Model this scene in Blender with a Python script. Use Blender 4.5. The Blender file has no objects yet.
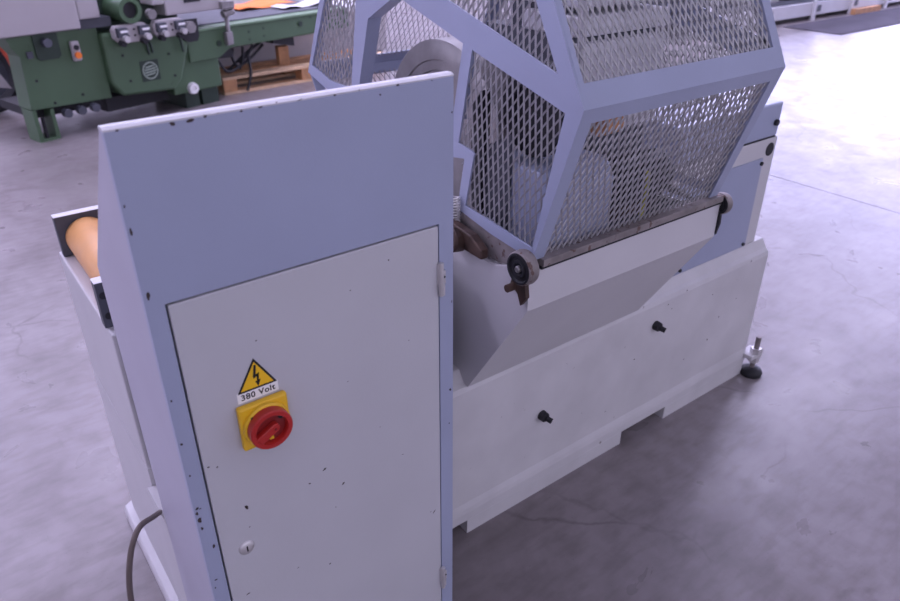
import bpy, bmesh, math, random
from mathutils import Vector, Matrix
R = math.radians
random.seed(7)
scene = bpy.context.scene
col = scene.collection

# ------------------------------------------------------------------ camera
cam_d = bpy.data.cameras.new('camera'); cam = bpy.data.objects.new('camera', cam_d); col.objects.link(cam)
cam_d.sensor_width = 36.0; cam_d.lens = 718.0 / 900.0 * 36.0
cam.location = (-.1486, -.7873, 1.4542)
yaw, pitch = R(36.783), R(29.283)
cam.rotation_euler = (math.pi / 2 - pitch, 0, -yaw)
cam_d.clip_start = .05; cam_d.clip_end = 200
cam_d.dof.use_dof = True; cam_d.dof.focus_distance = 1.35; cam_d.dof.aperture_fstop = 5.6
scene.camera = cam

# ------------------------------------------------------------------ world, exposure
w = bpy.data.worlds.new('world'); scene.world = w; w.use_nodes = True
w.node_tree.nodes['Background'].inputs[0].default_value = (.80, .78, 1.0, 1)
w.node_tree.nodes['Background'].inputs[1].default_value = .35
scene.view_settings.view_transform = 'Standard'; scene.view_settings.look = 'None'
scene.view_settings.exposure = 0.0; scene.view_settings.gamma = 1.0
scene.view_settings.use_curve_mapping = False
SKYLIGHT = 10.0       # radiance of the ceiling skylights
SKYLIGHT_LOW = 2.8   # of those on the near side of the hall
GATE = 9.0          # of the daylight gate in the right wall
WINDOW = 2.6
FILL_NEAR = 1.6   # added unseen fill behind the photographer, to lift the front faces
TINT = (.84, .79, 1.17)

# ------------------------------------------------------------------ materials
def nmat(name):
    m = bpy.data.materials.new(name); m.use_nodes = True
    return m, m.node_tree.nodes, m.node_tree.links, m.node_tree.nodes['Principled BSDF']

def paint(name, c, rough=.5, metal=0., var=.06, scale=6., bump=0.0, bscale=80., spots=None, spec=.5):
    m, N, L, b = nmat(name)
    b.inputs['Roughness'].default_value = rough; b.inputs['Metallic'].default_value = metal
    b.inputs['Specular IOR Level'].default_value = spec
    tc = N.new('ShaderNodeTexCoord'); nz = N.new('ShaderNodeTexNoise')
    nz.inputs['Scale'].default_value = scale; nz.inputs['Detail'].default_value = 5
    L.new(tc.outputs['Object'], nz.inputs['Vector'])
    r = N.new('ShaderNodeValToRGB')
    r.color_ramp.elements[0].position = .3; r.color_ramp.elements[1].position = .7
    r.color_ramp.elements[0].color = (*[max(0, x * (1 - var)) for x in c], 1)
    r.color_ramp.elements[1].color = (*[min(1, x * (1 + var)) for x in c], 1)
    L.new(nz.outputs['Fac'], r.inputs['Fac'])
    out = r.outputs['Color']
    if spots:
        sc, size, amount = spots[0]
        n2 = N.new('ShaderNodeTexNoise'); n2.inputs['Scale'].default_value = sc; n2.inputs['Detail'].default_value = 4
        L.new(tc.outputs['Object'], n2.inputs['Vector'])
        r2 = N.new('ShaderNodeValToRGB'); r2.color_ramp.elements[0].position = size; r2.color_ramp.elements[1].position = size + .05
        r2.color_ramp.elements[0].color = (0, 0, 0, 1); r2.color_ramp.elements[1].color = (amount,) * 3 + (1,)
        L.new(n2.outputs['Fac'], r2.inputs['Fac'])
        mx = N.new('ShaderNodeMix'); mx.data_type = 'RGBA'
        L.new(r2.outputs['Color'], mx.inputs[0]); L.new(out, mx.inputs[6]); mx.inputs[7].default_value = (*spots[1], 1)
        out = mx.outputs[2]
    L.new(out, b.inputs['Base Color'])
    if bump:
        n3 = N.new('ShaderNodeTexNoise'); n3.inputs['Scale'].default_value = bscale
        L.new(tc.outputs['Object'], n3.inputs['Vector'])
        bp = N.new('ShaderNodeBump'); bp.inputs['Strength'].default_value = bump; bp.inputs['Distance'].default_value = .002
        L.new(n3.outputs['Fac'], bp.inputs['Height']); L.new(bp.outputs['Normal'], b.inputs['Normal'])
    return m

def emit(name, c, s):
    m, N, L, b = nmat(name)
    N.remove(b); e = N.new('ShaderNodeEmission'); e.inputs[0].default_value = (*c, 1); e.inputs[1].default_value = s
    L.new(e.outputs[0], N['Material Output'].inputs['Surface']); return m

M = {}
M['blue'] = paint('blue_grey_paint', (.330, .362, .485), .36, var=.04, scale=5, bump=.08, bscale=350)
M['cream'] = paint('off_white_paint', (.560, .545, .560), .45, var=.04, scale=4, bump=.08, bscale=300)
M['cream_dirty'] = paint('dirty_off_white_paint', (.560, .545, .555), .5, var=.08, scale=7, bump=.1, bscale=300, spots=((30, .70, .8), (.18, .15, .13)))
M['pale'] = paint('pale_lavender_grey_paint', (.430, .420, .500), .40, var=.04, scale=5, bump=.08, bscale=350)
M['door'] = paint('light_grey_paint', (.500, .495, .520), .45, var=.03, scale=6, bump=.08, bscale=350)
M['black'] = paint('black_rubber', (.012, .012, .016), .6, var=.2)
M['chip'] = paint('bare_dark_metal_chip', (.035, .022, .020), .7, var=.4, scale=200)
M['darkgrey'] = paint('dark_grey_steel', (.07, .075, .095), .5, var=.15, scale=9)
M['steel'] = paint('worn_bright_steel', (.30, .285, .285), .42, metal=.6, var=.2, scale=14)
M['zinc'] = paint('zinc_plated_steel', (.62, .60, .60), .42, metal=.6, var=.12, scale=30)
M['mesh'] = paint('galvanised_expanded_metal', (.38, .37, .38), .45, metal=.35, var=.15, scale=40)
M['rusty'] = paint('rusty_steel', (.25, .22, .215), .6, metal=.3, var=.25, scale=25, spots=((60, .60, .8), (.11, .055, .04)))
M['brown'] = paint('greasy_brown_steel', (.075, .046, .036), .5, metal=.3, var=.4, scale=30)
M['wood'] = paint('varnished_beech', (.72, .36, .13), .35, var=.12, scale=16)
M['yellow'] = paint('yellow_plastic', (.80, .48, .02), .4, var=.03)
M['red'] = paint('red_plastic', (.42, .018, .014), .35, var=.05)
M['darkred'] = paint('dark_red_plastic', (.22, .010, .010), .4, var=.05)
M['label_yellow'] = paint('yellow_sticker', (.85, .50, .01), .45, var=.02)
M['label_black'] = paint('black_print', (.006, .006, .008), .5, var=.02)
M['label_white'] = paint('white_sticker', (.85, .84, .84), .45, var=.02)
M['cable'] = paint('grey_brown_cable', (.14, .11, .10), .55, var=.1)
M['green'] = paint('green_machine_paint', (.070, .128, .066), .45, var=.08, scale=3, spots=((14, .72, .6), (.03, .04, .03)))
M['green_dark'] = paint('dark_green_paint', (.022, .042, .028), .5, var=.1)
M['green_light'] = paint('light_green_paint', (.17, .27, .16), .4, var=.05)
M['hood'] = paint('pale_grey_hood_paint', (.42, .39, .40), .45, var=.03)
M['plank'] = paint('raw_pine', (.52, .27, .13), .7, var=.25, scale=12)
M['plank_pale'] = paint('pale_raw_pine', (.70, .48, .30), .7, var=.2, scale=12)
M['emblem'] = paint('pale_green_print', (.30, .37, .30), .5, var=.03)
M['orange'] = paint('orange_paper', (.90, .22, .03), .6, var=.03)
M['paper'] = paint('white_paper', (.88, .87, .86), .6, var=.02)
M['redframe'] = paint('red_orange_paint', (.42, .06, .03), .5, var=.15)
M['rackwhite'] = paint('white_rack_paint', (.66, .65, .68), .4, var=.04)
M['mat'] = paint('dark_grey_mat', (.075, .068, .085), .9, var=.12, scale=3, spec=.12)  # for the dark patch on the floor
M['wire'] = paint('yellow_green_wire', (.42, .42, .04), .5, var=.1)
M['wall'] = paint('hall_wall_plaster', (.55, .54, .55), .8, var=.05, scale=1)
M['ceil'] = paint('hall_ceiling_panels', (.55, .55, .56), .8, var=.04, scale=1)
M['frame'] = paint('window_frame_aluminium', (.5, .5, .52), .5, var=.05)
M['sky'] = emit('skylight_daylight', TINT, SKYLIGHT)
M['sky_low'] = emit('skylight_daylight_dim', TINT, SKYLIGHT_LOW)
M['gate'] = emit('gate_daylight', (.74, .72, 1.22), GATE)
M['win_near'] = emit('window_daylight_overcast', (.90, .88, 1.10), FILL_NEAR)
M['win'] = emit('window_daylight', TINT, WINDOW)

def concrete():
    m, N, L, b = nmat('polished_concrete')
    tc = N.new('ShaderNodeTexCoord')
    def noise(sc, det, dist=0.):
        n = N.new('ShaderNodeTexNoise'); n.inputs['Scale'].default_value = sc; n.inputs['Detail'].default_value = det
        n.inputs['Distortion'].default_value = dist; L.new(tc.outputs['Object'], n.inputs['Vector']); return n
    def ramp(src, p0, c0, p1, c1):
        r = N.new('ShaderNodeValToRGB'); e = r.color_ramp.elements
        e[0].position = p0; e[1].position = p1; e[0].color = (*c0, 1); e[1].color = (*c1, 1)
        L.new(src.outputs['Fac'], r.inputs['Fac']); return r
    def mul(a, bb, f=1.):
        x = N.new('ShaderNodeMix'); x.data_type = 'RGBA'; x.blend_type = 'MULTIPLY'; x.inputs[0].default_value = f
        L.new(a, x.inputs[6]); L.new(bb, x.inputs[7]); return x.outputs[2]
    base = ramp(noise(1.0, 10, .3), .30, (.190, .166, .168), .72, (.300, .270, .280))
    fine = ramp(noise(13, 10, .3), .28, (.80, .79, .78), .62, (1, 1, 1))
    scuff = ramp(noise(3.2, 12, .9), .36, (.76, .75, .73), .52, (1, 1, 1))
    streak = N.new('ShaderNodeMapping'); streak.inputs['Scale'].default_value = (2, 7, 1); streak.inputs['Rotation'].default_value = (0, 0, R(-30))
    L.new(tc.outputs['Object'], streak.inputs['Vector'])
    sn = N.new('ShaderNodeTexNoise'); sn.inputs['Scale'].default_value = 5; sn.inputs['Detail'].default_value = 9; L.new(streak.outputs[0], sn.inputs['Vector'])
    sr = ramp(sn, .34, (.86, .85, .84), .54, (1, 1, 1))
    spk = ramp(noise(160, 2), .26, (.55, .52, .5), .31, (1, 1, 1))
    warp = N.new('ShaderNodeMix'); warp.data_type = 'VECTOR'; warp.inputs[0].default_value = .22
    L.new(tc.outputs['Object'], warp.inputs[4]); L.new(noise(2.4, 8).outputs['Color'], warp.inputs[5])
    vo = N.new('ShaderNodeTexVoronoi'); vo.feature = 'DISTANCE_TO_EDGE'; vo.inputs['Scale'].default_value = 1.7; L.new(warp.outputs[1], vo.inputs['Vector'])
    vr = N.new('ShaderNodeValToRGB'); vr.color_ramp.elements[0].color = (.60, .57, .57, 1); vr.color_ramp.elements[1].color = (1, 1, 1, 1)
    vr.color_ramp.elements[0].position = .001; vr.color_ramp.elements[1].position = .0075; L.new(vo.outputs['Distance'], vr.inputs['Fac'])
    cm = ramp(noise(1.8, 3), .47, (0, 0, 0), .58, (1, 1, 1))
    ck = N.new('ShaderNodeMix'); ck.data_type = 'RGBA'; L.new(cm.outputs[0], ck.inputs[0]); ck.inputs[6].default_value = (1, 1, 1, 1); L.new(vr.outputs[0], ck.inputs[7])
    c = mul(mul(mul(mul(mul(base.outputs[0], fine.outputs[0]), sr.outputs[0]), scuff.outputs[0], .7), spk.outputs[0], .5), ck.outputs[2], .8)
    L.new(c, b.inputs['Base Color'])
    rr = ramp(noise(5, 6, .8), .3, (.26,) * 3, .75, (.42,) * 3)
    L.new(rr.outputs[0], b.inputs['Roughness'])
    bp = N.new('ShaderNodeBump'); bp.inputs['Strength'].default_value = .12; bp.inputs['Distance'].default_value = .003
    L.new(noise(25, 5).outputs['Fac'], bp.inputs['Height']); L.new(bp.outputs['Normal'], b.inputs['Normal'])
    return m
M['floor'] = concrete()

# ------------------------------------------------------------------ mesh helpers
class MB:
    def __init__(s): s.bm = bmesh.new()
    def box(s, x0, x1, y0, y1, z0, z1):
        v = [s.bm.verts.new(p) for p in ((x0,y0,z0),(x1,y0,z0),(x1,y1,z0),(x0,y1,z0),(x0,y0,z1),(x1,y0,z1),(x1,y1,z1),(x0,y1,z1))]
        for f in ((3,2,1,0),(4,5,6,7),(0,1,5,4),(1,2,6,5),(2,3,7,6),(3,0,4,7)): s.bm.faces.new([v[i] for i in f])
        return s
    def prism(s, pts, axis, a, b):
        """polygon of 2-D points extruded along axis from a to b; 2-D order: x->(y,z), y->(x,z), z->(x,y)"""
        def P(p, t): return {'x': (t, p[0], p[1]), 'y': (p[0], t, p[1]), 'z': (p[0], p[1], t)}[axis]
        A = [s.bm.verts.new(P(p, a)) for p in pts]; B = [s.bm.verts.new(P(p, b)) for p in pts]; n = len(pts)
        s.bm.faces.new(A); s.bm.faces.new(B[::-1])
        for i in range(n): s.bm.faces.new([A[i], B[i], B[(i + 1) % n], A[(i + 1) % n]])
        return s
    def cyl(s, p0, p1, r0, r1=None, n=24, cap=True):
        r1 = r0 if r1 is None else r1
        p0, p1 = Vector(p0), Vector(p1); d = (p1 - p0).normalized(); q = d.to_track_quat('Z', 'Y')
        A, B = [], []
        for i in range(n):
            a = 2 * math.pi * i / n; o = q @ Vector((math.cos(a), math.sin(a), 0))
            A.append(s.bm.verts.new(p0 + o * r0)); B.append(s.bm.verts.new(p1 + o * r1))
        for i in range(n): s.bm.faces.new([A[i], A[(i + 1) % n], B[(i + 1) % n], B[i]])
        if cap: s.bm.faces.new(A[::-1]); s.bm.faces.new(B)
        return s
    def lathe(s, p0, axis, prof, n=36):
        """profile of (radius, distance along axis), closed loop -> ring solid, open -> surface"""
        p0 = Vector(p0); q = Vector(axis).normalized().to_track_quat('Z', 'Y'); rings = []
        for r, h in prof:
            rings.append([s.bm.verts.new(p0 + q @ Vector((math.cos(2*math.pi*i/n) * r, math.sin(2*math.pi*i/n) * r, h))) for i in range(n)])
        for a, b in zip(rings, rings[1:]):
            for i in range(n): s.bm.faces.new([a[i], a[(i + 1) % n], b[(i + 1) % n], b[i]])
        return s
    def tube(s, pts, r, n=10):
        pts = [Vector(p) for p in pts]; rings = []; prev = None
        for i, p in enumerate(pts):
            d = (pts[min(i + 1, len(pts) - 1)] - pts[max(i - 1, 0)]).normalized()
            if prev is None: u = d.orthogonal().normalized()
            else: u = (prev - d * prev.dot(d)).normalized()
            prev = u; v = d.cross(u)
            rings.append([s.bm.verts.new(p + u * math.cos(2*math.pi*k/n) * r + v * math.sin(2*math.pi*k/n) * r) for k in range(n)])
        for a, b in zip(rings, rings[1:]):
            for k in range(n): s.bm.faces.new([a[k], a[(k + 1) % n], b[(k + 1) % n], b[k]])
        s.bm.faces.new(rings[0][::-1]); s.bm.faces.new(rings[-1]); return s
    def quadplate(s, pts, nrm, t):
        """planar polygon of 3-D points given thickness t along nrm"""
        nrm = Vector(nrm).normalized() * t
        A = [s.bm.verts.new(p) for p in pts]; B = [s.bm.verts.new(Vector(p) + nrm) for p in pts]; n = len(pts)
        s.bm.faces.new(A); s.bm.faces.new(B[::-1])
        for i in range(n): s.bm.faces.new([A[i], B[i], B[(i + 1) % n], A[(i + 1) % n]])
        return s
    def build(s, name, mat, parent=None, bevel=0., smooth=False, seg=2):
        bmesh.ops.recalc_face_normals(s.bm, faces=s.bm.faces)
        me = bpy.data.meshes.new(name); s.bm.to_mesh(me); s.bm.free()
        me.materials.append(M[mat] if isinstance(mat, str) else mat)
        o = bpy.data.objects.new(name, me); col.objects.link(o)
        if parent: o.parent = parent
        if smooth:
            me.polygons.foreach_set('use_smooth', [True] * len(me.polygons))
            me.set_sharp_from_angle(angle=R(38))
        if bevel:
            b = o.modifiers.new('bevel', 'BEVEL'); b.width = bevel; b.segments = seg; b.limit_method = 'ANGLE'; b.angle_limit = R(35)
        return o

def tag(o, label, cat, group=None):
    o['label'] = label; o['category'] = cat
    if group: o['group'] = group
    return o
def thing(name, label, cat, loc=(0, 0, 0), rz=0, group=None):
    o = bpy.data.objects.new(name, None); col.objects.link(o); o.location = loc; o.rotation_euler = (0, 0, rz)
    o.empty_display_size = .1
    return tag(o, label, cat, group)
def struct(o): o['kind'] = 'structure'; return o
def stuff(o): o['kind'] = 'stuff'; return o
def smoothpath(pts, n=8):
    P = [Vector(p) for p in pts]; out = []
    for i in range(len(P) - 1):
        a, b, c, d = P[max(i-1, 0)], P[i], P[i+1], P[min(i+2, len(P)-1)]
        for k in range(n):
            t = k / n
            out.append(.5 * ((2*b) + (-a + c)*t + (2*a - 5*b + 4*c - d)*t*t + (-a + 3*b - 3*c + d)*t**3))
    return out + [P[-1]]

# ------------------------------------------------------------------ the hall
XL, XR, YN, YF, ZC = -9., 18., -7., 18., 6.5
XJ = 3.87            # expansion joint seen on the floor at right
fl = struct(MB().box(XL, XR, YN, YF, -.2, -.012).build('floor', 'darkgrey'))
edges = [XL, -3.6, XJ, XR]
for a, b in zip(edges, edges[1:]):
    MB().box(a + .003, b - .003, YN, YF, -.0119, 0).build('floor_slab', 'floor', fl)
struct(MB().box(XL - .2, XL, YN, YF, -.2, ZC).build('wall_left', 'wall'))
struct(MB().box(XL - .2, XR + .2, YF, YF + .2, -.2, ZC).build('wall_back', 'wall'))
struct(MB().box(XL - .2, XR + .2, YN - .2, YN, -.2, ZC).build('wall_front', 'wall'))
struct(MB().box(XR, XR + .2, YN, YF, -.2, ZC).build('wall_right', 'wall'))
struct(MB().box(XL - .2, XR + .2, YN - .2, YF + .2, ZC, ZC + .2).build('ceiling', 'ceil'))
def window(n, x0, x1, y0, y1, z0, z1, mat, bars):
    """flat lit opening on the right wall (x0==x1) or in the ceiling (z0==z1)"""
    fr = MB(); pane = MB(); t = .06
    if z0 == z1:
        pane.box(x0, x1, y0, y1, z0 - .03, z0)
        for i in range(bars + 1):
            x = x0 + (x1 - x0) * i / bars; fr.box(x - t/2, x + t/2, y0, y1, z0 - .06, z0 - .03)
    elif x0 == x1:
        sgn = -1 if x0 > 0 else 1
        xa, xb = sorted((x0, x0 + sgn * .03)); xc, xd = sorted((x0 + sgn * .03, x0 + sgn * .07))
        pane.box(xa, xb, y0, y1, z0, z1)
        for i in range(bars + 1):
            y = y0 + (y1 - y0) * i / bars; fr.box(xc, xd, y - t/2, y + t/2, z0, z1)
    else:
        pane.box(x0, x1, y0, y0 + .03, z0, z1)
        for i in range(bars + 1):
            x = x0 + (x1 - x0) * i / bars; fr.box(x - t/2, x + t/2, y0 + .03, y0 + .07, z0, z1)
    o = struct(fr.build('window_%d' % n, 'frame'))
    pane.build('pane', mat, o)
    return o
window(1, XR, XR, .5, 11.5, .4, 4.6, 'gate', 6)
window(2, -7, 16, 3.2, 4.6, ZC, ZC, 'sky', 10)
window(3, -7, 16, 8.0, 9.4, ZC, ZC, 'sky', 10)
window(4, -7, 16, 12.8, 14.2, ZC, ZC, 'sky', 10)
window(5, -7, 16, -4.6, -3.6, ZC, ZC, 'sky_low', 10)
window(7, -6, 12, YN, YN, 1.2, 4.4, 'win_near', 9)  # added fill panel, not a known window; brightens the front-facing surfaces
window(6, XL, XL, 1, 14, 1.6, 4.6, 'win', 6)

# ------------------------------------------------------------------ control cabinet
CW, CD, CT = .446, .263, 1.247
DL, DR, DT, DB = .022, .420, 1.038, .16
cab = thing('control_cabinet', 'tall blue-grey steel control cabinet with pale grey door and sloping back', 'cabinet')
body = MB().prism([(.012, 0.), (.012, CT), (.016, CT), (CD, .99), (CD, 0.)], 'x', 0, CW).build('body', 'pale', cab)  # sides and back toned paler and greyer than the front frame
fr = MB()
fr.box(0, CW, 0, .012, DT, CT); fr.box(0, DL, 0, .012, 0, DT); fr.box(DR, CW, 0, .012, 0, DT); fr.box(DL, DR, 0, .012, 0, DB)
bmesh.ops.remove_doubles(fr.bm, verts=fr.bm.verts, dist=1e-5)
fr.build('front_frame', 'blue', cab)
MB().prism([(0, CT-.001), (-.0008, CT+.001), (.004, CT+.0035), (.014, CT+.0035), (.017, CT)], 'x', -.0006, CW).build('top_edge_strip', 'rackwhite', cab)
MB().box(DL + .0002, DR - .0002, .0108, .0119, DB, DT).build('door_seal', 'black', cab)
door = MB().box(DL + .0028, DR - .0022, -.001, .0106, DB + .003, DT - .0028).build('door', 'door', cab, bevel=.0015)
# lock, hinges
lk = MB().lathe((.060, -.001, .609), (0, -1, 0), [(0, .004), (.0095, .004), (.0115, .0025), (.0125, 0)], 28).build('door_lock', 'zinc', door, smooth=True)
MB().box(.0590, .0610, -.0058, -.0049, .604, .614).build('keyhole', 'black', door)
for z in (.957, .296):
    h = MB(); h.box(DR - .006, DR + .009, -.0045, -.0012, z - .018, z + .004); h.box(DR - .006, DR + .001, -.0045, -.0012, z + .004, z + .018)
    h.cyl((DR - .001, -.006, z - .036), (DR - .001, -.006, z + .020), .0042, n=14)
    h.box(DR + .0015, DR + .009, -.003, -.0002, z - .040, z - .020)
    h.build('hinge', 'zinc', cab, bevel=.0006)
    MB().cyl((DR + .006, -.0052, z - .006), (DR + .006, -.0044, z - .006), .002, n=10).build('hinge_screw', 'black', cab)
# chips in the paint: small ragged flecks of bare metal
def chips(name, spots, parent, yy):
    mb = MB()
    for (x, z, a, b, rot) in spots:
        n = 9; vs = []; a *= 1.25; b *= 1.25
        for i in range(n):
            t = 2 * math.pi * i / n; k = random.uniform(.55, 1.15)
            px, pz = a * math.cos(t) * k, b * math.sin(t) * k
            vs.append(mb.bm.verts.new((x + px*math.cos(rot) - pz*math.sin(rot), yy, z + px*math.sin(rot) + pz*math.cos(rot))))
        mb.bm.faces.new(vs)
    o = mb.build(name, 'chip', parent); return stuff(o)
chips('paint_chips', [(.198,.687,.004,.0018,.5),(.171,.673,.0018,.0015,0),(.227,.641,.003,.0018,.7),(.403,.472,.0045,.0012,.9),(.071,.684,.0022,.004,.3),
      (.049,.514,.003,.001,.2),(.189,.484,.0018,.0013,.6),(.031,.782,.0014,.0012,0),(.042,.776,.0014,.0012,0),(.134,.513,.002,.0007,.1),
      (.33,1.006,.0011,.0011,0),(.123,.95,.0018,.001,.3),(.266,.978,.0009,.0009,0),(.395,.476,.0015,.0007,.4),(.34,.642,.003,.0006,-.4),
      (.25,.83,.0008,.0008,0),(.30,.72,.0008,.001,0),(.07,.645,.0009,.0009,0),(.36,.86,.0007,.001,0),(.21,.60,.0007,.0009,0)], door, -.0014)
edge = [(x, z + (.0005 if z > 1.2 else 0), a_*1.1, b_*1.1, r_) for (x, z, a_, b_, r_) in [(.070,1.2435,.0024,.0016,0),(.089,1.244,.0042,.0016,.1),(.106,1.246,.0016,.0018,0),(.0135,1.246,.0016,.0012,0),(.357,1.246,.0022,.0014,0),
        (.266,1.246,.0016,.0011,0),(.22,1.247,.004,.0012,.1),(.17,1.246,.0022,.001,0),(.147,1.245,.0016,.0012,0),(.33,1.237,.0013,.0012,0),(.30,1.247,.001,.001,0),
        (.0065,1.055,.0016,.0042,-.1),(.0045,.72,.0022,.002,0),(.003,.712,.0014,.0024,0),(.005,.698,.002,.0045,0),(.0055,.682,.0016,.003,.2),(.009,.718,.0012,.001,0),
        (.0045,.835,.0012,.002,0),(.443,1.198,.001,.0014,0),(.440,.731,.0016,.0026,.1),(.004,1.135,.0016,.005,0),(.0035,1.165,.001,.002,0),(.0045,.905,.001,.0016,0),
        (.008,.575,.0018,.001,0),(.0045,.56,.001,.002,0),(.015,.640,.0016,.0035,0),(.443,.90,.0008,.002,0),(.19,1.248,.0012,.0008,0),(.12,1.247,.0009,.0008,0),
        (.0055,.78,.0009,.0016,0),(.438,.66,.0009,.0012,0),(.41,1.244,.0009,.0007,0)]]
chips('paint_chips', edge, cab, -.0004)

# mains switch
SX, SZ, SS = .1155, .8250, .0355
sw = MB().box(SX - SS, SX + SS, -.012, -.0012, SZ - SS, SZ + SS).build('mains_switch', 'yellow', cab, bevel=.003)
sw['label'] = 'yellow square switch plate with red rotary knob'
MB().lathe((SX, -.0118, SZ), (0, -1, 0), [(.0335, 0), (.0335, .006), (.0315, .008), (.0290, .008)], 48).build('switch_collar', 'yellow', sw, smooth=True)
MB().lathe((SX, -.0118, SZ), (0, -1, 0), [(.0305, .002), (.0305, .020), (.0292, .0215), (.0235, .0215), (.0225, .0200), (.0220, .0130)], 48).build('knob_ring', 'red', sw, smooth=True)
MB().cyl((SX, -.0140, SZ), (SX, -.0250, SZ), .0222, n=40).build('knob_dial', 'darkred', sw)
hd = MB(); a = R(28); c, s_ = math.cos(a), math.sin(a)
def rot(px, pz): return (SX + px*c - pz*s_, SZ + px*s_ + pz*c)
hd.prism([rot(*p) for p in ((-.0240, -.0068), (.0075, -.0068), (.0110, -.003), (.0110, .003), (.0075, .0068), (-.0240, .0068))], 'y', -.0345, -.0251)
hd.build('knob_handle', 'red', sw, bevel=.0015)
for (px, pz, rr) in ((.017, .013, .0045),):
    q = (SX + px, SZ + pz); MB().cyl((q[0], -.0262, q[1]), (q[0], -.0251, q[1]), rr, n=16).build('padlock_hole', 'black', sw)
MB().cyl((SX + .004, -.0352, SZ + .001), (SX + .004, -.0344, SZ + .001), .0019, n=12).build('knob_screw', 'darkred', sw)
MB().box(SX - .0225, SX - .0170, -.0212, -.0198, SZ + .0205, SZ + .0235).build('position_mark', 'black', sw)
MB().box(SX - .003, SX + .003, -.0262, -.0251, SZ - .0195, SZ - .0145).build('position_pointer', 'yellow', sw)

# warning label
wl = MB().box(.0855, .1440, -.0014, -.0012, .8625, .8790).build('warning_label', 'label_white', cab)
wl['label'] = 'yellow high-voltage triangle above white 380 Volt strip'
def tri(g): # triangle inset by g (metres)
    A, B, Cc = Vector((.1150, .9255)), Vector((.0868, .8775)), Vector((.1432, .8775)); ce = (A + B + Cc) / 3; k = 1 - g / .0163
    return [tuple(ce + (p - ce) * k) for p in (A, B, Cc)]
MB().prism(tri(0), 'y', -.0016, -.0012).build('triangle_border', 'label_black', wl)
MB().prism(tri(.0029), 'y', -.0018, -.0015).build('triangle_field', 'label_yellow', wl)
bolt = MB()
for poly in ([(.1172,.9150),(.1140,.9150),(.1108,.8980),(.1150,.9000)], [(.1108,.8980),(.1200,.9020),(.1196,.8985),(.1112,.8945)], [(.1198,.9018),(.1160,.9000),(.1156,.8880),(.1178,.8885)], [(.1128,.8895),(.1208,.8908),(.1164,.8805)]):
    bolt.prism(poly, 'y', -.0020, -.0017)
bolt.build('lightning_bolt', 'label_black', wl)
tx = bpy.data.curves.new('voltage_lettering', 'FONT'); tx.body = '380 Volt'; tx.size = .0125; tx.align_x = 'CENTER'; tx.align_y = 'CENTER'; tx.extrude = .0001; tx.offset = .00028; tx.space_character = 1.12
to = bpy.data.objects.new('t', tx); col.objects.link(to); bpy.context.view_layer.update()
dg = bpy.context.evaluated_depsgraph_get(); me = bpy.data.meshes.new_from_object(to.evaluated_get(dg)); bpy.data.objects.remove(to)
me.transform(Matrix.Translation((.1147, -.0016, .8700)) @ Matrix.Rotation(math.pi/2, 4, 'X'))
me.materials.clear(); me.materials.append(M['label_black']); me.name = 'voltage_lettering'
lt = bpy.data.objects.new('voltage_lettering', me); col.objects.link(lt); lt.parent = wl

# power cable
pts = smoothpath([(.003, .324, .449), (-.014, .290, .476), (-.048, .235, .515), (-.074, .222, .475), (-.092, .22, .39), (-.10, .22, .26), (-.11, .24, .12), (-.15, .28, .03), (-.25, .36, .008), (-.45, .5, .006), (-.8, .55, .006)], 8)
tag(MB().tube(pts, .0052, 10).build('power_cable', 'cable', smooth=True), 'grey-brown power cable looping down beside the control cabinet', 'cable')

# ------------------------------------------------------------------ the woodworking machine
mc = thing('woodworking_machine', 'large off-white woodworking machine under a hinged blue-grey mesh guard', 'machine', (.0, 0, 0))
YB = .263; BR = 1.920; YR = .82
# base
base = MB().prism([(YB + .006, .045), (YB + .006, .455), (YB + .010, .468), (YB + .020, .477), (.30, .503), (YR, .503), (YR, .045)], 'x', .020, BR).build('base_body', 'cream_dirty', mc, bevel=.003)
kick = MB()
prof_hi = [(YB, .046), (YB, .072), (YB + .002, .086), (YB + .0062, .104), (YB + .05, .104), (YB + .05, .046)]
kick.prism(prof_hi, 'x', .020, BR - .01)
o_k = kick.build('plinth_rail', 'cream_dirty', mc, bevel=.0015)
for a, b in ((.02, .50), (.693, 1.284), (1.487, BR - .012)):
    MB().box(a, b, YB + .0004, YB + .05, 0, .046).build('plinth_foot', 'cream_dirty', mc)
MB().box(.02, BR - .02, YB + .2, YR - .02, .0, .05).build('underframe', 'black', mc)
pe = MB(); pe.prism([(-.0075, .0), (-.0075, .030), (-.003, .042), (.019, .055), (.019, 0)], 'y', YB + .14, .853); pe.build('plinth_end', 'cream', mc, bevel=.002)
# infeed end: pedestal that carries the roller
MB().box(.012, .68, .400, YR, .4925, .798).build('infeed_pedestal', 'cream', mc, bevel=.004)
MB().box(.012, .0198, .400, YR, .056, .492).build('end_panel', 'cream', mc)
MB().box(.045, .63, CD + .001, .3995, .4925, .79).build('cable_duct', 'darkgrey', mc)  # dark duct filler, stretched unseen behind the cabinet to block light from the left
MB().box(.003, .0195, CD + .001, .3995, .0, .452).build('duct_cover', 'cream', mc)
for (a, b, nm) in ((.427, .451, 'near'), (.779, .800, 'far')):
    pl = MB().box(.010 if nm == 'near' else .016, .25, a, b, .7985, .886).build('roller_bracket', 'darkgrey', mc, bevel=.0015)
    MB().box(.0098 if nm == 'near' else .0158, .2502, a - .0003, b + .0003, .8862, .8872).build('bracket_top_edge', 'rackwhite', pl)
    if nm == 'near':
        for (x, z) in ((.0195, .862), (.0205, .822)): MB().cyl((x, a - .0015, z), (x, a - .0003, z), .0065, n=16).build('bracket_hole', 'black', pl)
rl = MB().lathe((.070, .452, .834), (0, 1, 0), [(0, 0), (.041, 0), (.043, .003), (.043, .323), (.041, .326), (0, .326)], 40).build('infeed_roller', 'wood', mc, smooth=True)
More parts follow.
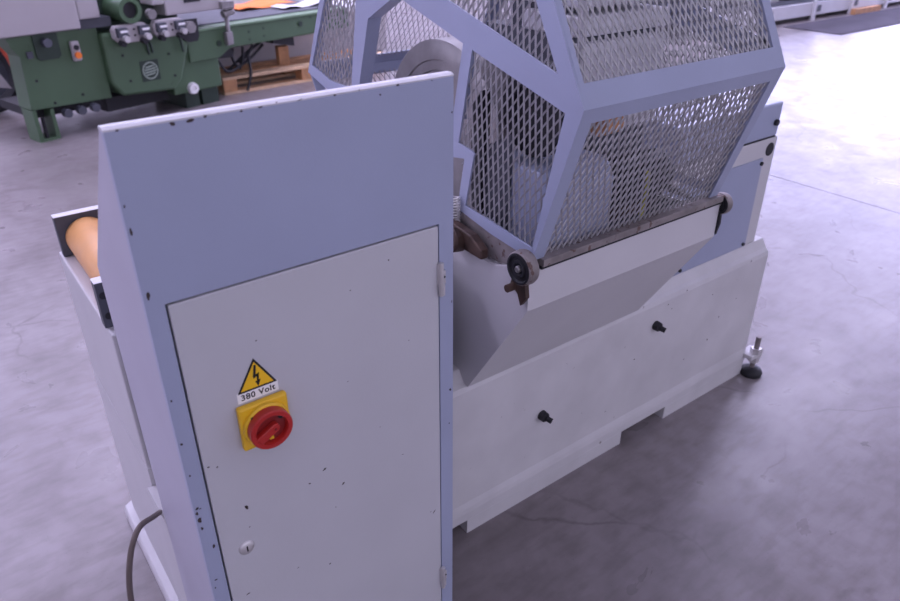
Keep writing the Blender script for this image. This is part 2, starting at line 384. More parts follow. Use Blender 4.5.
MB().lathe((.180, .452, .834), (0, 1, 0), [(0, 0), (.041, 0), (.043, .003), (.043, .323), (.041, .326), (0, .326)], 40).build('infeed_roller', 'wood', mc, smooth=True)

# trough under the guard
TX0, TX1, TY = .690, 1.282, .085
t = .008
def trough_face(poly, nm): return MB().prism(poly, 'x', TX0, TX1).build(nm, 'cream', mc)
MB().prism([(TY, .756), (TY, .838), (TY + t, .838), (TY + t, .759)], 'x', TX0, TX1).build('trough_front', 'cream', mc)
MB().prism([(TY, .756), (TY + t, .759), (YB + .012, .478), (YB + .004, .470)], 'x', TX0, TX1).build('trough_slope', 'cream', mc)
side = [(TY + .0005, .756), (TY + .0005, .838), (.12, .838), (.19, .815), (.33, .815), (.60, .815), (.86, .838), (.86, .756), (.70, .478), (YB + .004, .472)]
MB().prism(side, 'x', TX0 + .0003, TX0 + t).build('trough_side', 'cream', mc)
MB().prism(side, 'x', TX1 - t, TX1 - .0003).build('trough_side', 'cream', mc)
MB().prism([(.86, .756), (.86, .838), (.852, .838), (.852, .759), (.692, .478), (.70, .478)], 'x', TX0, TX1).build('trough_rear', 'cream', mc)
# steel rail on the trough's lip
MB().box(TX0 + .03, TX1 + .002, TY - .006, TY + .03, .8448, .860).build('guard_rail', 'rusty', mc, bevel=.001)
MB().box(TX0 + .03, TX1, TY - .0015, TY + .03, .8382, .8446).build('rail_gasket', 'black', mc)
MB().prism([(.10, .838), (.10, .856), (.30, .895), (.33, .86), (.33, .82), (.19, .818)], 'x', TX0 + .012, TX0 + .035).build('guard_ledge', 'rusty', mc)

# right-hand column
MB().box(1.285, 1.874, .302, .66, .5035, .842).build('outfeed_column', 'cream', mc, bevel=.003)
MB().prism([(1.284, .5045), (1.816, .5045), (1.812, .787), (1.60, .787), (1.284, .787)], 'y', .2985, .3018).build('column_panel', 'blue', mc)
MB().box(1.40, 1.866, .302, .66, .846, .945).build('column_head', 'blue', mc, bevel=.006)
MB().box(1.286, 1.864, .304, .658, .8422, .8458).build('column_gap', 'black', mc)
for (x, z, r) in ((1.800, .514, .0055), (1.49, .516, .0055), (1.806, .772, .006), (1.842, .888, .009)):
    MB().cyl((x, .2935, z), (x, .2984 if z < .8 else .3018, z), r, n=14).build('panel_screw', 'black', mc)
MB().cyl((1.842, .3008, .808), (1.842, .3018, .808), .020, n=28).build('column_port', 'black', mc)
for z in (.865, .915): MB().cyl((1.8662, .33, z), (1.872, .33, z), .005, n=14).build('head_bolt', 'black', mc)

# black clamping bolts on the front
for (x, z) in ((.941, .270), (1.374, .388)):
    b = MB().cyl((x, YB + .0058, z), (x, YB - .011, z), .0145, .0135, n=12).build('clamp_bolt', 'black', mc, smooth=True, bevel=.001)
    MB().cyl((x + .004, YB - .0105, z - .004), (x + .010, YB - .024, z - .008), .0075, n=12).build('bolt_pin', 'black', b, smooth=True)
chips('paint_chips', [(1.30,.30,.003,.002,0),(1.42,.44,.0025,.002,0),(1.50,.46,.002,.002,0),(1.82,.46,.003,.003,.3),(1.64,.40,.002,.002,0),(1.70,.30,.002,.003,0),
      (1.10,.20,.0015,.001,0),(1.02,.40,.001,.001,0),(1.55,.20,.003,.0015,.4),(1.44,.42,.002,.0015,0),(.80,.33,.001,.001,0),(1.2,.16,.002,.0015,0),(1.66,.23,.0025,.003,.2),(1.78,.34,.002,.002,0)], mc, YB + .0053)

# levelling foot
lf = MB().box(BR - .02, BR + .048, .232, .282, .070, .086).build('levelling_foot', 'cream_dirty', mc, bevel=.002)
lf['label'] = 'threaded levelling foot with black pad on a bracket'
fx, fy = BR + .016, .242
MB().cyl((fx, fy, .012), (fx, fy, .150), .009, n=14).build('foot_stud', 'rusty', lf, smooth=True)
MB().cyl((fx, fy, .0865), (fx, fy, .105), .018, n=6).build('foot_nut', 'zinc', lf)
MB().cyl((fx, fy, .050), (fx, fy, .0695), .017, n=6).build('foot_nut', 'zinc', lf)
MB().lathe((fx, fy, .0), (0, 0, 1), [(0, 0), (.036, 0), (.038, .010), (.033, .020), (.014, .030), (0, .030)], 32).build('foot_pad', 'black', lf, smooth=True)
hk = [(fx + .012 + .018*math.sin(a_), fy - .006, .078 + .022*math.cos(a_)) for a_ in [i*math.pi/8 for i in range(-1, 11)]]
MB().tube(hk, .004, 8).build('foot_hook', 'zinc', lf, smooth=True)

# --------------------------------------------------------------- mesh guard
GX0, GX1 = .700, 1.272
TF = .004
# cross-section points (y, z)
FB = (.090, .860); RF = (-.005, 1.161); TFp = (.145, 1.440); TRp = (.760, 1.440); RRp = (.961, 1.061); RB = (.830, .862)
gf = MB()
def bar_end(poly, x0=GX0, x1=GX0 + TF): gf.prism(poly, 'x', x0, x1)
# left end plate strips, all in the plane x = GX0 and not overlapping one another
bar_end([(-.005,1.161),(.0355,1.1485),(.093,.885),(.103,.862),(.090,.860)])                                  # front corner, lower
bar_end([(-.005,1.161),(.0355,1.1485),(.281,1.213),(.308,1.2206),(.530,1.283),(.530,1.340),(.354,1.290),(.058,1.206),(.0285,1.222)])  # sloping beam
bar_end([(.0285,1.222),(.058,1.206),(.118,1.310),(.195,1.420),(.195,1.440),(.145,1.440)])                         # front corner, upper
bar_end([(.281,1.213),(.308,1.2206),(.340,1.070),(.355,1.010),(.320,1.030)])                                    # inner upright
bar_end([(.320,1.030),(.355,1.010),(.348,.995),(.300,1.003),(.318,.912),(.296,.905),(.270,1.020),(.277,1.024)])      # jogged bracket
bar_end([(.296,.905),(.318,.912),(.318,.890),(.215,.872),(.103,.862),(.093,.885)])                              # bottom strip
bar_end([(.530,1.283),(.530,1.340),(.650,1.287),(.664,1.246),(.645,1.226)])                                    # arch, rear slope
bar_end([(.645,1.226),(.664,1.246),(.692,1.262),(.700,1.225),(.735,1.075),(.735,.990),(.700,.990),(.700,1.075)])          # rear inner upright
bar_end([(.735,1.060),(.735,1.025),(.830,1.027),(.961,1.061),(.935,1.083),(.845,1.060)])                          # rear bottom strip
bar_end([(.961,1.061),(.935,1.083),(.840,1.245),(.735,1.420),(.735,1.440),(.760,1.440)])                          # rear corner
bar_end([(.195,1.420),(.195,1.440),(.735,1.440),(.735,1.420)])
bar_end([(.650,1.287),(.664,1.246),(.692,1.262),(.735,1.420),(.715,1.420)])
# return flanges of the arch opening (run into the guard)
def flange(p, q, d=.03):
    gf.quadplate([(GX0 + TF, *p), (GX0 + TF, *q), (GX0 + TF + d, *q), (GX0 + TF + d, *p)], Vector((0, q[1]-p[1], -(q[0]-p[0]))), .003)
flange((.700,.990), (.700,1.075)); flange((.700,1.075), (.645,1.226)); flange((.645,1.226), (.530,1.283)); flange((.530,1.283), (.308,1.2206)); flange((.308,1.2206), (.340,1.070))
flange((.318,.890), (.103,.862), .025)
# right end
def rbar(poly): gf.prism(poly, 'x', GX1 - TF, GX1)
rbar([(-.005,1.161),(.030,1.155),(.118,.884),(.100,.862),(.090,.860)])
rbar([(-.005,1.161),(.030,1.155),(.175,1.420),(.175,1.440),(.145,1.440)])
rbar([(.175,1.420),(.175,1.440),(.760,1.440),(.740,1.420)])
rbar([(.760,1.440),(.740,1.420),(.930,1.062),(.961,1.061)])
rbar([(.961,1.061),(.930,1.062),(.805,.882),(.830,.862)])
rbar([(.020,1.158),(.036,1.149),(.530,1.283),(.530,1.340),(.040,1.203)])
rbar([(.530,1.283),(.530,1.340),(.700,1.265),(.735,1.060),(.700,1.060),(.665,1.235)])
rbar([(.100,.862),(.118,.884),(.805,.882),(.830,.862)])
# front and rear sloping faces
def face_frame(a, b, wl, wr, wb, wt, flip=1):
    """frame of strips on the sheet between cross-section points a (low) and b (high), spanning GX0..GX1"""
    a, b = Vector(a), Vector(b); d = (b - a); Lh = d.length; d /= Lh; n = Vector((-d.y, d.x)) * flip
    def P(x, s_): q = a + d * s_; return (x, q.x, q.y)
    nv = (0, n.x, n.y)
    def strip(x0, x1, s0, s1): gf.quadplate([P(x0, s0), P(x1, s0), P(x1, s1), P(x0, s1)], nv, TF)
    strip(GX0 + TF, GX0 + wl, 0, Lh); strip(GX1 - wr, GX1 - TF, 0, Lh)
    if wb: strip(GX0 + wl, GX1 - wr, 0, wb)
    if wt: strip(GX0 + wl, GX1 - wr, Lh - wt, Lh)
    return a, d, Lh, Vector(nv)
F1 = face_frame(FB, RF, .030, .030, 0, .028, -1)
F2 = face_frame(RF, TFp, .016, .026, .042, .03, -1)
B1 = face_frame(RB, RRp, .03, .03, .02, .03, 1)
B2 = face_frame(RRp, TRp, .03, .03, .03, .03, 1)
T1 = face_frame(TFp, TRp, .03, .03, .03, .03, -1)
guard = gf.build('guard_frame', 'blue', mc)
guard['label'] = 'blue-grey sheet steel guard frame with expanded metal panels'

# expanded metal
SWD, LWD = .0160, .0380
def clip(p, q, poly):
    d = q - p; t0, t1 = 0., 1.; n = len(poly)
    for i in range(n):
        a, b = poly[i], poly[(i + 1) % n]; e = b - a; nn = Vector((-e.y, e.x))
        num = nn.dot(a - p); den = nn.dot(d)
        if abs(den) < 1e-12:
            if num > 0: return None
            continue
        tt = num / den
        if den > 0: t0 = max(t0, tt)
        else: t1 = min(t1, tt)
        if t0 >= t1: return None
    return p + d * t0, p + d * t1
def expanded(poly, org, U, V, nrm, turn=0., sw=SWD, lw=LWD):
    """poly: convex polygon in (u, v) metres; U, V 3-D unit axes, V the long way of the diamonds"""
    ca, sa = math.cos(R(turn)), math.sin(R(turn)); U, V = Vector(U), Vector(V); U, V = U*ca + V*sa, V*ca - U*sa
    poly = [Vector((p[0]*ca + p[1]*sa, p[1]*ca - p[0]*sa)) for p in poly]
    ar = sum(poly[i].x*poly[(i+1) % len(poly)].y - poly[(i+1) % len(poly)].x*poly[i].y for i in range(len(poly)))
    if ar < 0: poly.reverse()
    u0, u1 = min(p.x for p in poly), max(p.x for p in poly); v0, v1 = min(p.y for p in poly), max(p.y for p in poly)
    org, nrm = Vector(org), Vector(nrm).normalized(); verts, faces = [], []
    wv = .00105; dp = .0009
    i0, i1 = int(u0/(sw/2)) - 2, int(u1/(sw/2)) + 2; j0, j1 = int(v0/(lw/2)) - 2, int(v1/(lw/2)) + 2
    for i in range(i0, i1):
        for j in range(j0, j1):
            if (i + j) % 2: continue
            p = Vector((i*sw/2, j*lw/2))
            for s_ in (1, -1):
                q = p + Vector((s_*sw/2, lw/2))
                r = clip(p, q, poly)
                if not r or (r[1]-r[0]).length < .001: continue
                a, b = r; d = (b - a).normalized(); m = Vector((-d.y, d.x)) * wv
                k = len(verts)
                for e in (a, b):
                    for sg, dn in ((1, dp*(1+s_*.0)), (1, -dp), (-1, -dp), (-1, dp)):
                        g = e + m * sg; verts.append(org + U*g.x + V*g.y + nrm*(dn + sg*.0006))
                for f_ in ((0,1,5,4),(1,2,6,5),(2,3,7,6),(3,0,4,7)): faces.append(tuple(k + t_ for t_ in f_))
    me = bpy.data.meshes.new('expanded_metal'); me.from_pydata([tuple(v) for v in verts], [], faces); me.materials.append(M['mesh'])
    o = bpy.data.objects.new('expanded_metal', me); col.objects.link(o); o.parent = guard; stuff(o)
    return o
XE = GX0 + TF + .002
YV, ZV, NX = (0, 1, 0), (0, 0, 1), (1, 0, 0)
expanded([(.030,1.152),(.283,1.219),(.325,1.030),(.275,1.026),(.298,.900),(.095,.876)][:3] + [(.300,.898),(.092,.876)], (XE, 0, 0), YV, ZV, NX, 18)
expanded([(.045,1.215),(.055,1.200),(.54,1.335),(.54,1.43),(.18,1.43)], (XE, 0, 0), YV, ZV, NX, 18)
expanded([(.54,1.335),(.655,1.285),(.72,1.425),(.54,1.43)], (XE, 0, 0), YV, ZV, NX, 18)
expanded([(.695,1.24),(.730,1.055),(.845,1.055),(.940,1.080),(.845,1.240),(.735,1.425)], (XE, 0, 0), YV, ZV, NX, 18)
XE2 = GX1 - TF - .002
expanded([(.025,1.155),(.110,.880),(.80,.880),(.935,1.062)], (XE2, 0, 0), YV, ZV, NX)
expanded([(.025,1.155),(.935,1.062),(.742,1.425),(.173,1.425)], (XE2, 0, 0), YV, ZV, NX)
def face_mesh(F, wl, wr, wb, wt):
    a, d, Lh, n = F
    q = Vector((0, a.x, a.y)) + n.normalized() * (TF + .002)
    expanded([(GX0 + wl - .004, max(0, wb - .004)), (GX1 - wr + .004, max(0, wb - .004)), (GX1 - wr + .004, Lh - wt + .004), (GX0 + wl - .004, Lh - wt + .004)], q, (1, 0, 0), (0, d.x, d.y), n)
face_mesh(F1, .030, .030, 0, .028); face_mesh(F2, .016, .026, .042, .03); face_mesh(B1, .03, .03, .02, .03); face_mesh(B2, .03, .03, .03, .03); face_mesh(T1, .03, .03, .03, .03)

# rollers the guard stands on
for (x, y, z, k) in ((.672, .098, .848, 1), (1.2835, .088, .836, .74)):
    wr_ = MB().lathe((x, y, z), (1, 0, 0), [(r_*k, h_*k) for r_, h_ in ((0, .009), (.031, .009), (.0312, 0), (.034, .003), (.035, .018), (.033, .024), (0, .024))], 36).build('guard_wheel', 'rusty', mc, smooth=True)
    MB().lathe((x, y, z), (1, 0, 0), [(r_*k, h_*k) for r_, h_ in ((.0311, .006), (.0311, -.0005), (.027, -.001), (.025, .003), (.018, .003), (.0165, -.001), (.012, -.001), (.010, .004), (0, .004))], 32).build('wheel_tyre', 'black', wr_, smooth=True)
    MB().lathe((x, y, z), (1, 0, 0), [(r_*k, h_*k) for r_, h_ in ((0, -.004), (.005, -.004), (.0065, -.002), (.0065, .006))], 20).build('wheel_axle', 'steel', wr_, smooth=True)
MB().prism([(.120, .826), (.085, .820), (.080, .790), (.095, .768), (.104, .790), (.126, .805)], 'x', .679, .6895).build('wheel_bracket', 'brown', mc, bevel=.001)
MB().cyl((.662, .116, .802), (.679, .116, .802), .008, n=12).build('bracket_bolt', 'brown', mc, smooth=True)
MB().prism([(.092, .826), (.080, .815), (.078, .79), (.084, .76), (.092, .79)], 'x', TX1 + .001, TX1 + .008).build('wheel_bracket', 'black', mc)
# spring and greasy linkage beside the guard
sp = [(.690 + .011*math.cos(t_*.9), .318 + .011*math.sin(t_*.9), .862 + t_*.00085) for t_ in range(0, 70)]
MB().tube(sp, .0018, 6).build('guard_spring', 'zinc', mc, smooth=True)
MB().lathe((.650, .285, .845), (1, 0, -.15), [(0, 0), (.022, 0), (.026, .004), (.026, .03), (.015, .036), (0, .036)], 24).build('linkage_hub', 'brown', mc, smooth=True)
MB().prism([(.33, .83), (.33, .875), (.24, .866), (.205, .845), (.205, .825)], 'x', .670, .6895).build('linkage_arm', 'brown', mc, bevel=.003)

# --------------------------------------------------------------- works inside the guard
wheel = MB().lathe((.800, .517, .973), (1, 0, 0), [(.0, .012), (.150, .012), (.152, .004), (.172, .004), (.174, 0), (.212, 0), (.216, .003), (.216, .070), (.212, .073), (0, .073)], 72).build('steel_wheel', 'steel', mc, smooth=True)
wheel['label'] = 'large turned steel wheel'
MB().lathe((.795, .517, .973), (1, 0, 0), [(0, -.02), (.03, -.02), (.035, 0), (.035, .02)], 24).build('wheel_hub', 'darkgrey', wheel, smooth=True)
MB().lathe((.79, .212, 1.100), (1, 0, 0), [(0, .006), (.05, .006), (.052, 0), (.084, 0), (.088, .004), (.088, .05), (.07, .056), (0, .056)], 40).build('black_drum', 'black', mc, smooth=True)
MB().prism([(.125, .842), (.125, .965), (.150, 1.000), (.300, 1.000), (.300, .842)], 'x', .765, .950).build('belt_cover', 'blue', mc, bevel=.006)
MB().box(.79, 1.20, .150, .70, .8185, .842).build('machine_bed', 'darkgrey', mc)
MB().box(.925, 1.185, .225, .250, 1.020, 1.205).build('head_plate', 'rackwhite', mc, bevel=.004)
MB().box(.925, 1.195, .235, .40, 1.216, 1.254).build('head_beam', 'rackwhite', mc, bevel=.004)
MB().box(.935, 1.180, .245, .42, 1.268, 1.296).build('head_beam', 'rackwhite', mc, bevel=.004)
MB().box(.93, 1.18, .2505, .52, .8425, 1.215).build('head_body', 'darkgrey', mc)
MB().box(.952, .975, .30, .46, .8425, 1.30).build('head_cheek', 'darkgrey', mc)
MB().prism([(.335, .8425), (.335, 1.10), (.302, 1.13), (.302, .8425)], 'x', .745, .765).build('drive_belt', 'black', mc)
MB().prism([(.301, .8425), (.301, 1.02), (.225, 1.06), (.235, .8425)], 'x', .755, .764).build('belt_shield', 'darkgrey', mc)
mo = MB().lathe((.985, .168, .925), (1, 0, .0), [(0, 0), (.042, 0), (.048, .006), (.048, .15), (.04, .165), (0, .165)], 32).build('drive_motor', 'black', mc, smooth=True)
for k in range(10):
    a_ = 2*math.pi*k/10; MB().box(.992, 1.125, -.0025, .0025, .048, .054).build('motor_fin', 'black', mo).matrix_local = Matrix.Translation((0, .168, .925)) @ Matrix.Rotation(a_, 4, 'X')
MB().box(1.00, 1.12, .152, .200, .8425, .872).build('motor_mount', 'brown', mc)
MB().lathe((.955, .190, 1.055), (1, 0, 0), [(0, 0), (.026, 0), (.026, .05), (0, .05)], 20).build('copper_bush', 'plank', mc, smooth=True)
MB().quadplate([(1.06, .14, .965), (1.25, .14, .845), (1.25, .26, .845), (1.06, .26, .965)], (.5, 0, -.8), .012).build('chip_chute', 'hood', mc)
MB().tube(smoothpath([(1.030, .112, .845), (1.024, .106, .87), (1.030, .104, .91), (1.038, .112, .96)], 6), .0050, 8).build('earth_wire', 'wire', mc, smooth=True)
MB().cyl((.905, .205, 1.150), (.905, .205, 1.30), .008, n=12).build('adjusting_rod', 'zinc', mc, smooth=True)
MB().lathe((.905, .205, 1.108), (0, -.1, 1), [(0, 0), (.012, .002), (.014, .02), (.010, .036), (0, .04)], 20).build('adjusting_knob', 'yellow', mc, smooth=True)
MB().cyl((.905, .205, 1.00), (.905, .205, 1.105), .007, n=10).build('adjusting_rod', 'plank', mc, smooth=True)
MB().box(.82, 1.24, .72, .78, .84, .90).build('rear_rail', 'zinc', mc)
MB().box(1.22, 1.25, .40, .50, .84, 1.18).build('rear_post', 'darkgrey', mc)

# ------------------------------------------------------------------ green moulder in the background
gm = thing('green_moulder', 'green moulding machine with pale grey hoods and emblem plate, standing behind the cabinet', 'machine', (.546, 4.723, 0), R(15))
MB().prism([(-.06, .22), (.50, .20), (.50, .68), (-.10, .68), (-.08, .62), (-.04, .56)], 'y', 0, .18).build('left_housing', 'green', gm)
MB().box(-.42, .372, -.06, .30, .69, 1.25).build('hood', 'hood', gm, bevel=.01)
MB().box(.3722, .52, -.06, .30, .745, 1.25).build('hood', 'hood', gm, bevel=.01)
MB().box(.37, .60, -.03, .7, .68, .744).build('hood_rail', 'darkgrey', gm)
MB().prism([(.06, .54), (.08, .52), (.20, .52), (.22, .54), (.22, .688), (.06, .688)], 'y', -.012, -.001).build('dark_opening', 'green_dark', gm)
MB().cyl((.13, -.012, .63), (.13, -.06, .63), .028, n=18).build('shaft_end', 'darkgrey', gm, smooth=True)
MB().prism([(.50, .30), (.57, .205), (.99, .175), (1.06, .24), (1.17, .50), (1.17, .62), (.50, .64)], 'y', -.05, .6).build('front_apron', 'green', gm, bevel=.02)
MB().box(1.0, 1.44, .0, .7, .12, .55).build('right_housing', 'green', gm, bevel=.01)
MB().prism([(1.44, .34), (1.55, .40), (2.9, .40), (2.9, .56), (1.17, .56), (1.17, .34)], 'y', -.02, .30).build('outfeed_bed', 'green', gm, bevel=.008)
MB().box(1.20, 2.9, -.03, .95, .5605, .575).build('bed_top', 'green_light', gm)
MB().box(1.22, 2.9, .1, .9, .5755, .585).build('bed_wear_plate', 'darkgrey', gm)
lg = MB(); lg.box(-.06, -.035, .0, .16, 0, .215); lg.box(-.0349, .0549, .0, .16, 0, .02); lg.box(.055, .08, .0, .16, 0, .205); lg.build('leg', 'green', gm)
MB().cyl((.0, .02, .02), (.0, .02, .16), .012, n=10).build('leg_screw', 'black', gm)
MB().box(1.10, 1.22, .02, .5, 0, .12).build('leg', 'green_dark', gm)
MB().box(1.25, 1.40, .02, .5, 0, .12).build('leg', 'green_dark', gm)
MB().box(-.02, .46, .1, .6, .14, .20).build('underside_gear', 'black', gm)
MB().box(.5, 1.0, .1, .6, .08, .18).build('underside_gear', 'black', gm)
for x in (.16, .26, .36): MB().cyl((x, .02, .16), (x, -.03, .16), .03, n=12).build('underside_valve', 'darkgrey', gm)
# switch box
sb = MB().box(.285, .345, -.035, -.001, .485, .615).build('switch_box', 'hood', gm, bevel=.012)
MB().cyl((.315, -.036, .575), (.315, -.046, .575), .017, n=16).build('start_button', 'black', sb)
MB().cyl((.315, -.036, .525), (.315, -.05, .525), .022, n=16).build('stop_button', 'orange', sb)
MB().box(.0, .035, -.02, -.001, .545, .585).build('hour_meter', 'darkgrey', gm)
# emblem plate
ep = MB().box(.735, .88, -.053, -.0505, .275, .42).build('emblem_plate', 'green_dark', gm)
MB().lathe((.8075, -.0532, .3475), (0, -1, 0), [(.062, 0), (.062, .002), (.053, .002), (.053, 0)], 40).build('emblem_ring', 'emblem', ep)
em = MB()
for (dz, w_) in ((.028, .034), (.010, .045), (-.008, .046), (-.026, .036)): em.prism([(.8075-w_, .3475+dz-.009), (.8075+w_, .3475+dz), (.8075+w_, .3475+dz+.010), (.8075-w_, .3475+dz+.001)], 'y', -.055, -.0532)
em.build('emblem_bars', 'emblem', ep)
# clamp blocks with knobs
for (x0, x1) in ((.565, .83), (.87, 1.12)):
    cb = MB().prism([(x0, .60), (x0 + .04, .565), (x1, .565), (x1, .665), (x1 - .03, .685), (x0 + .02, .685), (x0, .66)], 'y', -.10, -.0505).build('clamp_plate', 'hood', gm, bevel=.006)
    for x in (x0 + .055, x1 - .045):
        MB().box(x - .04, x + .03, -.135, -.101, .61, .67).build('clamp_block', 'darkgrey', cb)
        MB().box(x - .025, x + .03, -.140, -.1355, .64, .655).build('clamp_scale', 'label_white', cb)
        MB().cyl((x, -.136, .60), (x, -.17, .60), .022, n=16).build('clamp_knob', 'zinc', cb, smooth=True)
        MB().cyl((x - .02, -.10, .57), (x - .02, -.15, .57), .02, n=14).build('clamp_foot', 'black', cb)
    for x in ((x0+x1)/2 - .03, (x0+x1)/2 + .02):
        for z in (.61, .65): MB().cyl((x, -.1012, z), (x, -.103, z), .008, n=8).build('plate_hole', 'black', cb)
for (x, z0, z1) in ((.80, .46, .57), (.83, .47, .57), (1.08, .44, .57)): MB().tube([(x, -.07, z1), (x + .01, -.07, (z0+z1)/2), (x + .02, -.06, z0)], .008, 8).build('clamp_rod', 'green_dark', gm)
MB().lathe((.71, -.02, .775), (0, -1, 0), [(.0, .0), (.055, .0), (.055, .10), (.085, .10), (.085, -.3)], 32).build('spindle_housing', 'green', gm, smooth=True)
MB().cyl((.71, -.10, .775), (.71, -.1005, .775), .054, n=28).build('spindle_bore', 'black', gm)
MB().box(.56, 1.2, .1, .7, .64, .9).build('spindle_frame', 'green_dark', gm)
MB().cyl((.88, -.06, .73), (.88, -.10, .73), .035, n=18).build('spindle_cap', 'steel', gm, smooth=True)
h2 = MB(); h2.box(1.02, 1.50, -.05, .7, .70, 1.2); h2.box(.92, 1.02, -.05, .7, .78, 1.2); h2.build('hood', 'hood', gm, bevel=.01)
MB().box(1.18, 1.32, -.056, -.0505, .775, .80).build('hood_slot', 'black', gm, bevel=.004)
MB().prism([(1.12, .52), (1.16, .50), (1.24, .50), (1.26, .54), (1.26, .66), (1.10, .66)], 'y', -.06, -.051).build('dark_opening', 'black', gm)
MB().cyl((1.17, -.061, .61), (1.17, -.11, .61), .045, n=6).build('hex_nut', 'steel', gm)
lv = MB(); lv.box(1.50, 1.56, -.07, -.021, .43, .53); lv.cyl((1.53, -.05, .53), (1.54, -.05, .80), .018, n=12); lv.cyl((1.50, -.05, .66), (1.60, -.05, .68), .03, n=12); lv.box(1.48, 1.60, -.09, -.03, .70, .76); lv.build('clamp_lever', 'steel', gm, bevel=.008)
for (x, z) in ((1.45, .45), (2.3, .50)): MB().cyl((x, -.021, z), (x, -.03, z), .022, n=16).build('bed_bolt', 'green_dark', gm)
for (x, z) in ((1.75, .44), (1.75, .50), (1.9, .45), (1.9, .51), (2.42, .54)): MB().cyl((x, -.021, z), (x, -.024, z), .008, n=8).build('bed_rivet', 'green_dark', gm)
for (x, z) in ((.62, .48), (.64, .30), (.98, .44), (1.0, .28), (.10, .24), (.30, .26), (.02, .40)): MB().cyl((x, -.0505 if x > .5 else -.0005, z), (x, -.056 if x > .5 else -.006, z), .009, n=8).build('panel_screw', 'black', gm)
MB().lathe((1.16, .0, .15), (0, -1, 0), [(0, .02), (.018, .02), (.02, .03), (.04, .03), (.045, 0)], 20).build('round_knob', 'label_white', gm, smooth=True)
MB().prism([(1.44, .32), (1.62, .39), (1.62, .31)], 'y', .06, .3).build('bed_gusset', 'black', gm)
MB().prism([(2.05, .39), (2.28, .39), (2.28, .31), (2.05, .36)], 'y', .06, .3).build('bed_gusset', 'black', gm)
for pts in ([(1.5,.1,.30),(1.56,.08,.20),(1.7,.1,.22),(1.85,.12,.27),(2.0,.14,.35)], [(1.66,.1,.37),(1.64,.1,.30),(1.68,.1,.22)], [(1.76,.1,.37),(1.74,.1,.26),(1.70,.1,.20)], [(1.86,.1,.37),(1.80,.1,.30),(1.72,.12,.24)], [(1.80,.1,.30),(1.79,.08,.15),(1.72,.06,.02)], [(1.55,.1,.22),(1.6,.12,.2),(1.8,.14,.3),(1.95,.1,.38)]):
    MB().tube(smoothpath(pts, 5), .012, 8).build('hose', 'black', gm, smooth=True)

# paper on the moulder's bed
def sheet(name, mat, u, v, L_, W_, rz, label, z):
    mb = MB(); n = 8; rows = []
    for i in range(n + 1):
        a = i / n - .5; rows.append([mb.bm.verts.new((a*L_, b*W_, .012*math.sin(i*1.3)*(.4 + abs(b)) + .02*max(0, a)**2*3)) for b in (-.5, -.2, .1, .5)])
    for a, b in zip(rows, rows[1:]):
        for k in range(3): mb.bm.faces.new([a[k], b[k], b[k+1], a[k+1]])
    o = mb.build(name, mat, smooth=True); so = o.modifiers.new('thickness', 'SOLIDIFY'); so.thickness = .002
    p = Vector((.546, 4.723, 0)) + Matrix.Rotation(R(15), 3, 'Z') @ Vector((u, v, z)); o.location = p; o.rotation_euler = (0, 0, R(15) + rz)
    return tag(o, label, 'paper')
sheet('paper_sheet', 'orange', 2.36, .64, .62, .40, R(-2), 'bright orange sheet lying on the green machine bed', .602)
sheet('paper_sheet', 'paper', 2.62, .31, .55, .20, R(-2), 'white sheet lying on the green machine bed beside the orange one', .602)

# timber and board on the floor behind the moulder
pal = thing('wooden_pallet', 'raw pine pallet on the floor under the green machine bed', 'pallet', (2.0, 5.25, 0), R(4))
for k, y in enumerate((0, .16, .32)): MB().box(0, 1.7, y, y + .12, .12, .142).build('plank', 'plank_pale' if k == 0 else 'plank', pal)
for x in (0, .75, 1.55): MB().box(x, x + .12, 0, .44, .098, .1198).build('stringer', 'plank', pal)
for x in (0, .75, 1.55):
    for y in (0, .32): MB().box(x, x + .12, y, y + .12, .022, .0978).build('block', 'plank', pal)
for y in (0, .32): MB().box(0, 1.7, y, y + .12, 0, .0218).build('plank', 'plank_pale', pal)
tag(MB().box(2.62, 2.72, 5.47, 5.54, .1425, .30).build('timber_block', 'plank', bevel=.004), 'short brown timber block standing on the pallet', 'timber')
cr = thing('grey_crate', 'pale grey crate behind the pallet and the green machine', 'crate', (1.9, 5.85, 0), R(4))
MB().box(0, 2.2, 0, .6, .05, .46).build('crate_body', 'hood', cr, bevel=.01)
MB().box(-.01, 2.21, -.01, .61, .4605, .50).build('crate_rim', 'rackwhite', cr, bevel=.005)
for x in (.05, 1.05, 2.05): MB().box(x, x + .1, .02, .58, 0, .0498).build('crate_foot', 'darkgrey', cr)

# hand truck at the left edge
ht = thing('hand_truck', 'red framed hand truck with black tyre at the left of the green machine', 'hand truck', (.33, 5.62, 0), R(0))
MB().lathe((.0, .1, .30), (.35, 1, 0), [(.19, 0), (.24, -.02), (.29, 0), (.30, .05), (.29, .10), (.24, .12), (.19, .10), (.19, 0)], 36).build('tyre', 'black', ht, smooth=True)
MB().lathe((.0, .1, .30), (.35, 1, 0), [(0, .02), (.1, .01), (.19, .03), (.19, .07), (0, .08)], 24).build('wheel_rim', 'darkgrey', ht, smooth=True)
MB().tube(smoothpath([(-.5, .05, .72), (-.1, .04, .70), (.10, .03, .62), (.20, .02, .45), (.26, .0, .16), (.27, .0, .03)], 6), .020, 10).build('frame_tube', 'redframe', ht, smooth=True)
MB().tube(smoothpath([(-.5, .5, .72), (-.1, .5, .70), (.10, .5, .62), (.20, .5, .45), (.26, .5, .16), (.27, .5, .03)], 6), .020, 10).build('frame_tube', 'redframe', ht, smooth=True)
MB().quadplate([(-.20, -.10, .42), (.10, -.12, .36), (.16, -.12, .22), (-.12, -.10, .28)], (0, -1, .2), .02).build('guard_plate', 'hood', ht)
MB().box(-.3, .2, .02, .48, .42, .46).build('deck', 'black', ht)

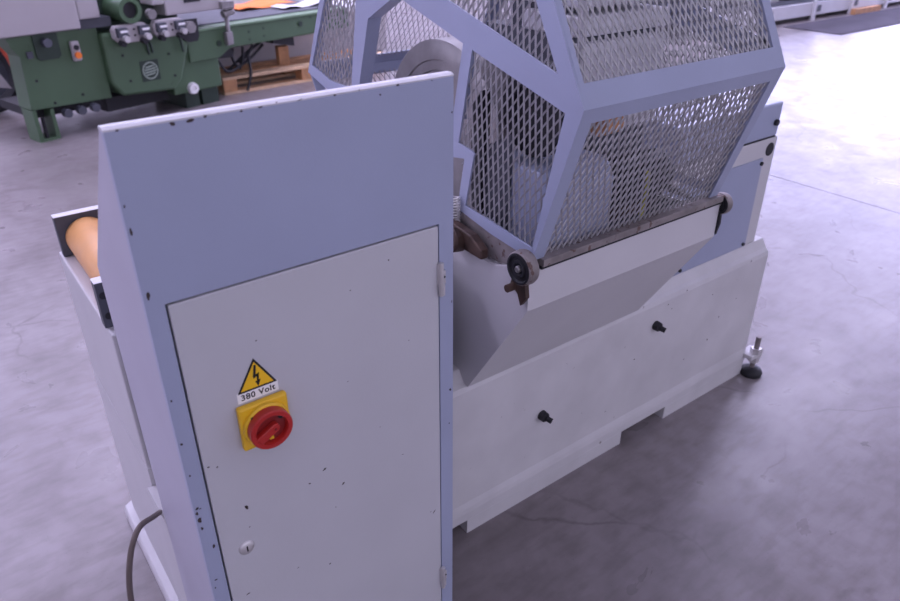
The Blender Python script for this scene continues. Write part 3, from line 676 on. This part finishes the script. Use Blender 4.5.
# white rack along the far right
rk = thing('storage_rack', 'long low white steel rack in the bright far corner of the hall', 'rack', (7.4, 4.62, 0))
MB().box(0, 7.5, 0, .05, .06, .22).build('bottom_rail', 'rackwhite', rk)
MB().box(0, 7.5, 1.0, 1.05, .06, .22).build('bottom_rail', 'rackwhite', rk)
for x in (.3, 1.45, 2.62, 3.62, 4.66, 5.8, 7.0):
    for y in (-.04, 1.0501):
        u_ = MB(); u_.box(x, x + .05, y, y + .0395, 0, 1.1); u_.build('upright', 'rackwhite', rk)
    MB().box(x + .08, x + .2, -.02, -.001, .10, .18).build('rail_clip', 'darkgrey', rk)
    MB().box(x, x + .05, .051, .999, .08, .16).build('cross_beam', 'rackwhite', rk)
MB().box(0, 7.5, 0, .05, .62, .70).build('upper_rail', 'rackwhite', rk)
MB().box(0, 7.5, .051, 1.0, .2205, .24).build('shelf', 'darkgrey', rk)
for i, (x, L_, h_, m_, lab) in enumerate(((7.6, .9, .30, 'darkgrey', 'dark grey box on the white rack, behind the mesh guard'), (8.75, .8, .22, 'hood', 'pale grey box on the white rack, left of the dark boxes'), (9.75, 1.0, .30, 'black', 'black box on the white rack beside the pale box'), (11.15, .9, .26, 'darkgrey', 'dark grey box on the white rack at the right edge'))):
    b = MB().box(0, L_, 0, .6, 0, h_).build('storage_box', m_, bevel=.01); b.location = (x, 4.85, .24)
    MB().box(-.008, L_ + .008, -.008, .608, h_ + .0005, h_ + .03).build('box_lid', m_, b)
    MB().box(L_/2 - .08, L_/2 + .08, -.02, -.0005, h_*.55, h_*.7).build('box_handle', 'zinc', b)
    tag(b, lab, 'box', 'boxes on the white rack')
tag(MB().prism([(9.15, 3.72), (12.6, 3.72), (12.6, 4.48), (9.15, 4.48)], 'z', .0005, .010).build('floor_mat', 'mat', bevel=.003), 'dark grey mat lying on the bright floor before the rack', 'mat')  # thin dark sheet drawing the floor patch before the rack
tag(MB().box(11.0, 11.75, 4.50, 4.57, .0005, .075).build('timber_beam', 'plank', bevel=.004), 'short brown timber beam on the floor at the foot of the rack', 'timber')
